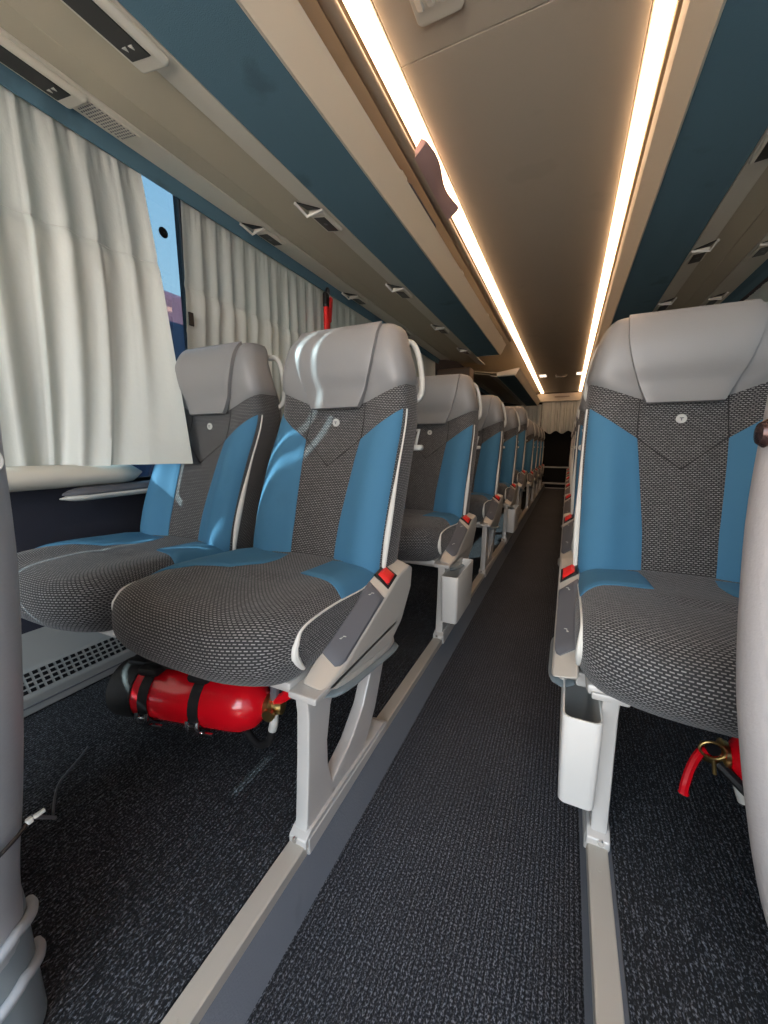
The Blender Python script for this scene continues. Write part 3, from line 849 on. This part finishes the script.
# ------------------------------------------------------------------ passenger service units
def unit_small(x, y, z, tilt, label, group, side=1):
    r = empty('reading_light_unit', (x, y, z)); r.rotation_euler = (0, tilt, 0)
    MB().box((0, .10, -.004), (.070, .135, .016), .006).build('housing', 'white', r)
    MB().box((0, .105, -.0115), (.048, .100, .004), .0015).build('display', 'gloss', r)
    MB().lathe([(.0005, -.0142), (.008, -.0142), (.009, -.013)], 'z', (0, .10, 0), 12).build('lens', 'pad', r)
    q = MB(); q.tube([(side*.040, .020, -.006), (-side*.030, .024, -.022), (-side*.044, -.035, -.006)], .0055, 8)
    q.build('coat_hook', 'bin', r)
    q = MB(); q.prism([(side*.030, .018), (-side*.028, .020), (-side*.040, -.03)], 'z', -.004, -.001); q.build('hook_recess', 'gloss', r)
    tag(r, label, 'light', group); return r
def unit_large(x, y, z, tilt, L, label):
    r = empty('service_panel', (x, y, z)); r.rotation_euler = (0, tilt, 0)
    MB().box((0, L/2, -.006), (.092, L+.05, .022), .012, 3).build('housing', 'white', r)
    MB().box((0, L/2-.012, -.0165), (.064, L+.0, .005), .004).build('display', 'gloss', r)
    MB().box((.0, L*.42, -.0195), (.022, .045, .003), .001).build('lens', 'pad', r)
    q = MB()
    for dx in (-.010, .010): q.prism([(dx-.006, L-.045), (dx+.006, L-.045), (dx, L-.034)], 'z', -.0205, -.0188)
    q.build('call_button', 'handle', r)
    tag(r, label, 'service panel', 'large black service panels'); return r
TL1 = math.atan2(.014, .078)
unit_large(-.905, .36, ZC+.858, .17, .33, 'large black service panel on the inner strip beside the blue lining, top left')
unit_large(-1.285, .39, ZC+.940, .14, .345, 'large black service panel on the outer strip above the nearest curtain')
for i, (y, l) in enumerate(((1.29, 'small light unit with white hook, nearest on the left inner strip'), (2.06, 'second small light unit on the left inner strip, by the blue lining'),
                          (2.83, 'third small light unit on the left inner strip, over the second headrest'), (3.55, 'fourth small light unit on the left inner strip, furthest back'))):
    unit_small(-.900, y, ZC+.857, .17, l, 'left inner strip light units', 1)
for i, (y, l) in enumerate(((1.42, 'small light unit on the left outer strip above the second curtain'), (2.25, 'second small light unit on the left outer strip, above the third curtain'), (3.05, 'third small light unit on the left outer strip, furthest back'))):
    unit_small(-1.285, y, ZC+.938, .13, l, 'left outer strip light units', 1)
for i, (y, l) in enumerate(((1.60, 'light unit cut by the right edge of the picture, right inner strip'), (2.36, 'small light unit with bright hook on the right inner strip'), (3.10, 'small light unit just above the large right headrest, inner strip'))):
    unit_small(.492, y, ZC+.903, -.10, l, 'right inner strip light units', -1)
for i, (y, l) in enumerate(((2.55, 'dark light unit on the right outer strip at the picture edge'), (3.30, 'small light unit on the right outer strip above the headrest'))):
    unit_small(.79, y, ZC+.953, -.10, l, 'right outer strip light units', -1)
r = empty('speaker_grille', (-1.283, .755, ZC+.938)); r.rotation_euler = (0, .14, 0)
MB().box((0, .07, -.001), (.075, .155, .006), .002).build('grille_plate', 'white', r)
q = MB()
for i in range(14):
    for j in range(7): q.box((-.030+.010*j+(.005 if i % 2 else 0)-.0025, .006+.0098*i, -.0042), (.0048, .0048, .0015), 0)
q.build('perforation', 'pad', r); tag(r, 'perforated speaker grille on the left outer strip next to the black panel', 'speaker')

# ------------------------------------------------------------------ things on the left rack
q = MB(); rings = []
for i in range(13):
    t = i/12; y = lerp(1.47, 1.90, t); wv = .012*math.sin(t*7)
    rings.append([(-.575, y, ZC+1.035), (-.565, y, ZC+1.055), (-.548+wv*.6, y, ZC+1.078), (-.532+wv, y+.01, ZC+1.072), (-.538+wv, y+.01, ZC+1.060), (-.556+wv*.5, y, ZC+1.035), (-.572, y, ZC+1.022)])
o = q.loft(rings).build('cloth', 'purple'); tag(o, 'dull purple cloth draped over the grab rail in front of the left light strip', 'cloth')
q = MB(); q.box((-.690, 1.74, ZC+.955), (.13, .34, .14), .02, 3); o = q.build('bag', 'bag'); tag(o, 'dark navy bag lying in the left luggage rack under the purple cloth', 'bag')
q = MB(); q.tube(cr_path([(0, -.10, .055), (.0, -.06, .075), (0, .06, .075), (0, .10, .055)], 5), .006, 8); hb = q.build('bag_handle', 'black', o); hb.location = (-.690, 1.74, ZC+.955)
# red emergency tool hanging before the second curtain
r = empty('emergency_hammer', (XL+.075, 2.03, ZC+.615)); r.scale = (1.2, 1.2, 1.2)
MB().box((0, 0, .085), (.022, .034, .15), .009, 3).build('grip', 'red', r)
q = MB(); q.box((0, -.004, .185), (.024, .034, .07), .010, 3); q.tube(cr_path([(0, .0, .20), (0, .004, .235), (0, .018, .24), (0, .024, .22)], 4), .006, 8); q.build('hammer_head', 'black', r)
q = MB(); q.box((0, .030, .150), (.018, .022, .12), .007, 3, rot=Matrix.Rotation(-.15, 3, 'X')); q.build('holder', 'red', r)
tag(r, 'red and black emergency hammer hanging in front of the left curtains', 'hammer')

# ------------------------------------------------------------------ fire extinguishers (axis along x)
def extinguisher(loc, L, R, sx, label, hose=True):
    """valve end on +x*sx"""
    r = empty('fire_extinguisher', loc); X = lambda x: x*sx
    prof = [(.001, -.0), (R*.55, .0), (R*.9, .012), (R, .035), (R, L-.07), (R*.95, L-.045), (R*.75, L-.02), (R*.4, L-.004), (.018, L)]
    MB().lathe([(a, X(b)) for a, b in prof], 'x', (0, 0, 0), 36).build('cylinder', 'extred', r)
    MB().lathe([(R*.7, X(-.014)), (R*1.02, X(-.012)), (R*1.05, X(.0)), (R*1.05, X(.048)), (R*.99, X(.05))], 'x', (0, 0, 0), 36).build('base_ring', 'rubber', r)
    MB().lathe([(.001, X(L-.005)), (.022, X(L-.005)), (.024, X(L+.010)), (.016, X(L+.014)), (.015, X(L+.035)), (.001, X(L+.036))], 'x', (0, 0, 0), 20).build('valve', 'brass', r)
    for a in (.24, .60):
        xb = L*a; ring = [(X(xb), (R+.002)*math.cos(t*2*PI/32), (R+.002)*math.sin(t*2*PI/32)) for t in range(32)]
        q = MB(); P = [[(X(xb-.012), p[1], p[2]) for p in ring], [(X(xb-.012), p[1]*1.02, p[2]*1.02) for p in ring], [(X(xb+.012), p[1]*1.02, p[2]*1.02) for p in ring], [(X(xb+.012), p[1], p[2]) for p in ring]]
        q.grid(P, closed=True); so = q.build('strap', 'rubber', r)
        ca, sa = math.cos(math.radians(212)), math.sin(math.radians(212))
        def at(rad, ang, dx=0): return (X(xb+dx), rad*math.cos(math.radians(ang)), rad*math.sin(math.radians(ang)))
        b = MB(); b.tube(cr_path([at(R+.006, 190, -.012), at(R+.014, 205, -.012), at(R+.010, 228, -.006)], 4), .004, 8); b.tube(cr_path([at(R+.006, 190, .012), at(R+.014, 205, .012), at(R+.010, 228, .006)], 4), .004, 8)
        b.box(at(R+.009, 206), (.022, .012, .020), .004); b.tube([at(R+.010, 222, -.02), at(R+.010, 224, .035)], .0035, 8); b.box(at(R+.012, 230, .02), (.016, .008, .010), .003)
        b.build('buckle', 'chrome', so)
    # bracket cradle up to the seat frame
    q = MB(); q.box((X(L*.42), .0, R+.012), (L*.75, .05, .012), .004); 
    for a in (.24, .60): q.box((X(L*a), -.01, R+.005), (.05, .07, .020), .008)
    q.build('bracket', 'rubber', r)
    # levers
    q = MB(); q.tube(cr_path([(X(L+.018), .0, .012), (X(L+.045), -.0, .030), (X(L+.075), -.0, .066), (X(L+.088), -.0, .085)], 5), [.011]*5+[.012]*5+[.011]*6, 8); q.build('carry_handle', 'extred', r)
    q = MB(); q.tube(cr_path([(X(L+.015), .0, .018), (X(L+.020), .0, .06), (X(L+.018), .0, .075)], 4), .010, 8); q.build('pressure_lever', 'pad', r)
    q = MB().lathe([(.001, -.030), (.013, -.030), (.014, -.022), (.001, -.021)], 'y', (X(L+.014), 0, -.004), 16); q.build('gauge', 'brass', r)
    if hose:
        MB().tube(cr_path([(X(L+.020), -.012, -.010), (X(L+.020), -.016, -.028), (X(L+.016), -.016, -.045)], 4), .0095, 10).build('hose_fitting', 'handle', r)
        MB().tube(cr_path([(X(L+.016), -.016, -.045), (X(L+.006), -.014, -.075), (X(L-.025), -.006, -.096), (X(L-.06), .01, -.085), (X(L-.10), .045, -.06)], 6), .0085, 10).build('hose', 'rubber', r)
    tag(r, label, 'fire extinguisher')
    return r
ex1 = extinguisher((-.885, .497, ZC-.552), .345, .062, 1, 'red fire extinguisher strapped under the nearest left aisle seat'); ex1.rotation_euler = (0, 0, .23)
# the second one lies the other way, head towards the aisle
def extinguisher2(loc, L, R, label):
    r = empty('fire_extinguisher', loc)
    prof = [(.001, L), (R*.55, L), (R*.9, L-.012), (R, L-.035), (R, .06), (R*.93, .035), (R*.7, .012), (R*.4, .0), (.02, -.006)]
    MB().lathe(prof, 'x', (0, 0, 0), 36).build('cylinder', 'extred', r)
    MB().lathe([(.001, -.004), (.028, -.004), (.030, -.012), (.020, -.018), (.017, -.040), (.001, -.042)], 'x', (0, 0, 0), 20).build('valve', 'brass', r)
    MB().tube(cr_path([(-.020, -.010, .006), (-.045, -.02, .012), (-.062, -.035, -.012), (-.072, -.05, -.042), (-.074, -.054, -.060)], 5), [.0075]*20+[.009], 8).build('squeeze_lever', 'extred', r)
    MB().tube(cr_path([(-.020, -.02, -.004), (.005, -.04, -.020), (.04, -.055, -.045), (.075, -.06, -.06)], 5), .009, 8).build('carry_handle', 'rubber', r)
    t = [(-.034+.019*math.cos(a*2*PI/24), -.028, .024+.016*math.sin(a*2*PI/24)) for a in range(24)]
    MB().tube(t, .0026, 8, closed=True).build('pull_ring', 'brass', r)
    MB().tube([(-.030, -.026, .010), (-.026, -.028, -.022)], .0035, 8).build('safety_pin', 'brass', r)
    MB().tube([(.010, -.03, -.03), (.018, -.036, -.055)], .010, 10).build('hose_fitting', 'handle', r)
    MB().lathe([(.001, -.020), (.011, -.020), (.012, -.012), (.001, -.011)], 'y', (-.032, -.008, .024), 16).build('gauge', 'black', r)
    q = MB(); q.box((L*.4, 0, R+.012), (L*.8, .05, .012), .004); q.box((.05, -.015, R+.002), (.06, .06, .03), .008); q.build('bracket', 'rubber', r)
    for a in (.12, .32):
        ring = [(a, (R+.003)*math.cos(j*2*PI/32), (R+.003)*math.sin(j*2*PI/32)) for j in range(32)]
        q = MB(); q.grid([[(a-.012, p[1]*f, p[2]*f) for p in ring] for f in (1,)]+[[(a+.012, p[1], p[2]) for p in ring]], closed=True); q.build('strap', 'rubber', r)
    tag(r, label, 'fire extinguisher'); return r
extinguisher2((.312, .845, ZC-.570), .40, .062, 'red fire extinguisher with brass valve and pull ring under the right seat')

# ------------------------------------------------------------------ grey shells in the foreground
def shell(prof, y, th, xfar, sgn, n=18):
    """prof: list (x_edge, z); a rounded slab from x_edge away to xfar"""
    zs = [lerp(prof[0][1], prof[-1][1], i/40) for i in range(41)]
    px = [p[1] for p in prof][::-1]; pv = [p[0] for p in prof][::-1]
    rings = []
    for z in zs:
        xe = smooth_interp(z, px, pv); rr = th/2
        cx = xe+sgn*rr
        ring = []
        for j in range(n+1):
            a = PI/2+PI*j/n
            ring.append((cx+sgn*rr*math.cos(a), y+rr*math.sin(a), z))
        ring.append((xfar, y-rr+.01, z)); ring.append((xfar, y+rr-.01, z))
        rings.append(ring)
    return rings
r = empty('seat_back_shell', (.40, .47, PL))
pr = [(.36, ZC+.33), (.25, ZC+.30), (.19, ZC+.23), (.168, ZC+.15), (.1615, ZC+.08), (.1607, ZC+.045), (.1593, ZC), (.1587, ZC-.06), (.1614, ZC-.12), (.1666, ZC-.19), (.1731, ZC-.25), (.1828, ZC-.31), (.1944, ZC-.37), (.2099, ZC-.44), (.227, ZC-.50), (.248, ZC-.55), (.28, ZC-.62)]
rg = shell(pr, .47, .075, .66, 1)
sh = MB().loft([[(p[0]-.40, p[1]-.47, p[2]-PL) for p in ring] for ring in rg]); sh.build('shell', 'fgright', r)
q = MB().lathe([(.0005, .0), (.0085, .0), (.0095, .003), (.007, .008), (.0005, .010)], 'x', (0, 0, 0), 18); b_ = q.build('bolt', 'bolt', r)
b_.rotation_euler = (0, PI, .15); b_.location = (.1605-.40, .460-.47, ZC+.012-PL); b_.scale = (1, 1, 1.35)
q = MB(); q.box((.06, 0, .04), (.30, .06, .18), .02, 3); q.box((.06, 0, -.02+.026), (.34, .09, .03), .01); q.build('foot', 'fgright', r)
tag(r, 'grey grained vinyl seat back at the right edge with a dark bolt', 'seat back')

r = empty('seat_back_shell', (-.60, .09, PL))
pl = [(-.66, ZC+.30), (-.53, ZC+.275), (-.45, ZC+.21), (-.405, ZC+.12), (-.388, ZC+.05), (-.392, ZC), (-.394, ZC-.05), (-.399, ZC-.10), (-.414, ZC-.17), (-.435, ZC-.25), (-.456, ZC-.32), (-.480, ZC-.39), (-.503, ZC-.45), (-.520, ZC-.51), (-.53, ZC-.60)]
rg = shell(pl, .115, .09, -.90, -1)
MB().loft([[(p[0]+.60, p[1]-.09, p[2]-PL) for p in ring] for ring in rg]).build('shell', 'fgleft', r)
pb = [(-.548, ZC-.505), (-.530, ZC-.54), (-.528, ZC-.57), (-.525, ZC-.62), (-.521, ZC-.70)]
rg = shell(pb, .115, .10, -.92, -1)
lb = MB().loft([[(p[0]+.60, p[1]-.09, p[2]-PL) for p in ring] for ring in rg]).build('lower_cover', 'bluegrey', r)
for z0_ in (.545, .61):
    q = MB(); pts = []
    for j in range(24):
        a = PI/2+PI*j/23; rr_ = .053
        pts.append((-.525-.05-rr_*math.cos(a)+.60-.0, .115+rr_*math.sin(a)-.09, ZC-z0_-PL-.020*abs(1-j/8)))
    q.tube(pts, .0065, 10); q.build('raised_rib', 'fgleft', lb)
q = MB(); tt = [(-.398+.60, .140-.09+.006*math.cos(a*2*PI/16), ZC-.010-PL+.008*math.sin(a*2*PI/16)) for a in range(16)]
q.tube(tt, .002, 6, closed=True); q.build('ring', 'handle', r)
tag(r, 'grey hard seat back at the left edge with ribbed lower cover', 'seat back')
# cable looped round the left shell with a clip
r = empty('cable', (-.476, .157, ZC-.388))
def cb(pts, rad, nm, m): MB().tube([(p[0]+.476, p[1]-.157, p[2]+.388) for p in cr_path(pts, 6)], rad, 8).build(nm, m, r)
cb([(-.70, .067, -.43), (-.55, .067, -.425), (-.500, .078, -.418), (-.480, .105, -.405), (-.478, .135, -.393), (-.484, .152, -.388)], .0022, 'cord', 'black')
cb([(-.486, .156, -.386), (-.60, .215, -.50), (-.80, .285, -.66), (-.91, .340, -.694), (-.95, .395, -.697), (-.975, .43, -.698)], .0022, 'tail', 'pad')
q = MB(); q.box((-.008, -.004, .001), (.006, .006, .006), .0015); q.box((-.006, .004, .003), (.004, .010, .0038), .001); q.build('clip', 'handle', r)
tag(r, 'thin dark cable with a white clip round the left grey shell, trailing to the floor', 'cable')

# ------------------------------------------------------------------ outside
ob = empty('parked_coach', (-7.0, 5.5, -1.2))
MB().box((0, 0, 4.0), (2.2, 12, .95), .15, 3).build('body', 'pink', ob); MB().box((0, 0, 2.35), (2.24, 12.05, 3.36), .1, 3).build('skirt', 'extnavy', ob)
for y in (-4, 3.6):
    MB().lathe([(.02, -1.12), (.45, -1.12), (.5, -1.05), (.5, -.8), (.45, -.75), (.02, -.75)], 'x', (2.2, y, .5), 28).build('wheel', 'rubber', ob)
tag(ob, 'pink vehicle outside, seen through the gap of the left curtains', 'vehicle')
g = MB(); g.span((-40, -40, -1.25), (40, 40, -1.2)); struct(g, 'ground', 'outground')

q = MB(); q.prism([(-4.2, -.98), (-3.8, -.98), (-3.8, -.58), (-4.2, -.58)], 'z', -1.2, 5.5, .03); struct(q, 'sun_block_post', 'cream')  # unseen post added outside to keep the sun off the second row
# ------------------------------------------------------------------ light
W = bpy.data.worlds.new('sky'); S.world = W; W.use_nodes = True
nt = W.node_tree; bg = nt.nodes['Background']
tc = N(nt, 'ShaderNodeTexCoord'); sx = N(nt, 'ShaderNodeSeparateXYZ'); nt.links.new(tc.outputs['Generated'], sx.inputs[0])
cr = N(nt, 'ShaderNodeValToRGB'); cr.color_ramp.elements[0].position = .05; cr.color_ramp.elements[0].color = (1.0, .97, .93, 1)
cr.color_ramp.elements[1].position = .7; cr.color_ramp.elements[1].color = (.42, .64, .86, 1)
nt.links.new(sx.outputs['Z'], cr.inputs['Fac']); nt.links.new(cr.outputs['Color'], bg.inputs['Color'])
bg.inputs['Strength'].default_value = 9.0
pl_ = bpy.data.lights.new('windscreen_portal', 'AREA'); pl_.shape = 'RECTANGLE'; pl_.size = XR-XL; pl_.size_y = 1.40
pl_.cycles.is_portal = True
po_ = bpy.data.objects.new('windscreen_portal', pl_); COL.objects.link(po_); po_.location = ((XL+XR)/2, Y0-.02, 1.19); po_.rotation_euler = (PI/2, 0, 0)
sl = bpy.data.lights.new('sun', 'SUN'); sl.energy = 130.0; sl.angle = math.radians(.5); sl.color = (1, .78, .64)
so = bpy.data.objects.new('sun', sl); COL.objects.link(so)
d = Vector((.70, .50, -.50)).normalized(); so.rotation_euler = d.to_track_quat('-Z', 'Y').to_euler()

# ------------------------------------------------------------------ camera (horizon and vanishing point measured from the photograph)
cam = bpy.data.cameras.new('camera'); co = bpy.data.objects.new('camera', cam); COL.objects.link(co); S.camera = co
F = 385.0; VX, VY = 568, 447
Yc = Vector(((VX-384)/F, (VY-512)/F, 1)).normalized()           # world +Y in camera axes (x right, y down, z ahead)
zc = Vector((0, -Yc.z, Yc.y)).normalized(); xc = Yc.cross(zc)
# rows of R: world axes in camera coords; camera axes in world:
right = Vector((xc.x, Yc.x, zc.x)); down = Vector((xc.y, Yc.y, zc.y)); fwd = Vector((xc.z, Yc.z, zc.z))
m = Matrix((right, -down, -fwd)).transposed().to_4x4(); m.translation = Vector((0, 0, ZC)); co.matrix_world = m
cam.sensor_fit = 'VERTICAL'; cam.sensor_height = 36; cam.lens = F/1024*36; cam.clip_start = .02; cam.clip_end = 200

S.view_settings.view_transform = 'Standard'; S.view_settings.look = 'None'; S.view_settings.gamma = 1; S.view_settings.use_curve_mapping = False
S.view_settings.exposure = 0.0
try:
    S.cycles.use_denoising = True; S.cycles.max_bounces = 8; S.cycles.diffuse_bounces = 5; S.cycles.sample_clamp_indirect = 6
except Exception: pass
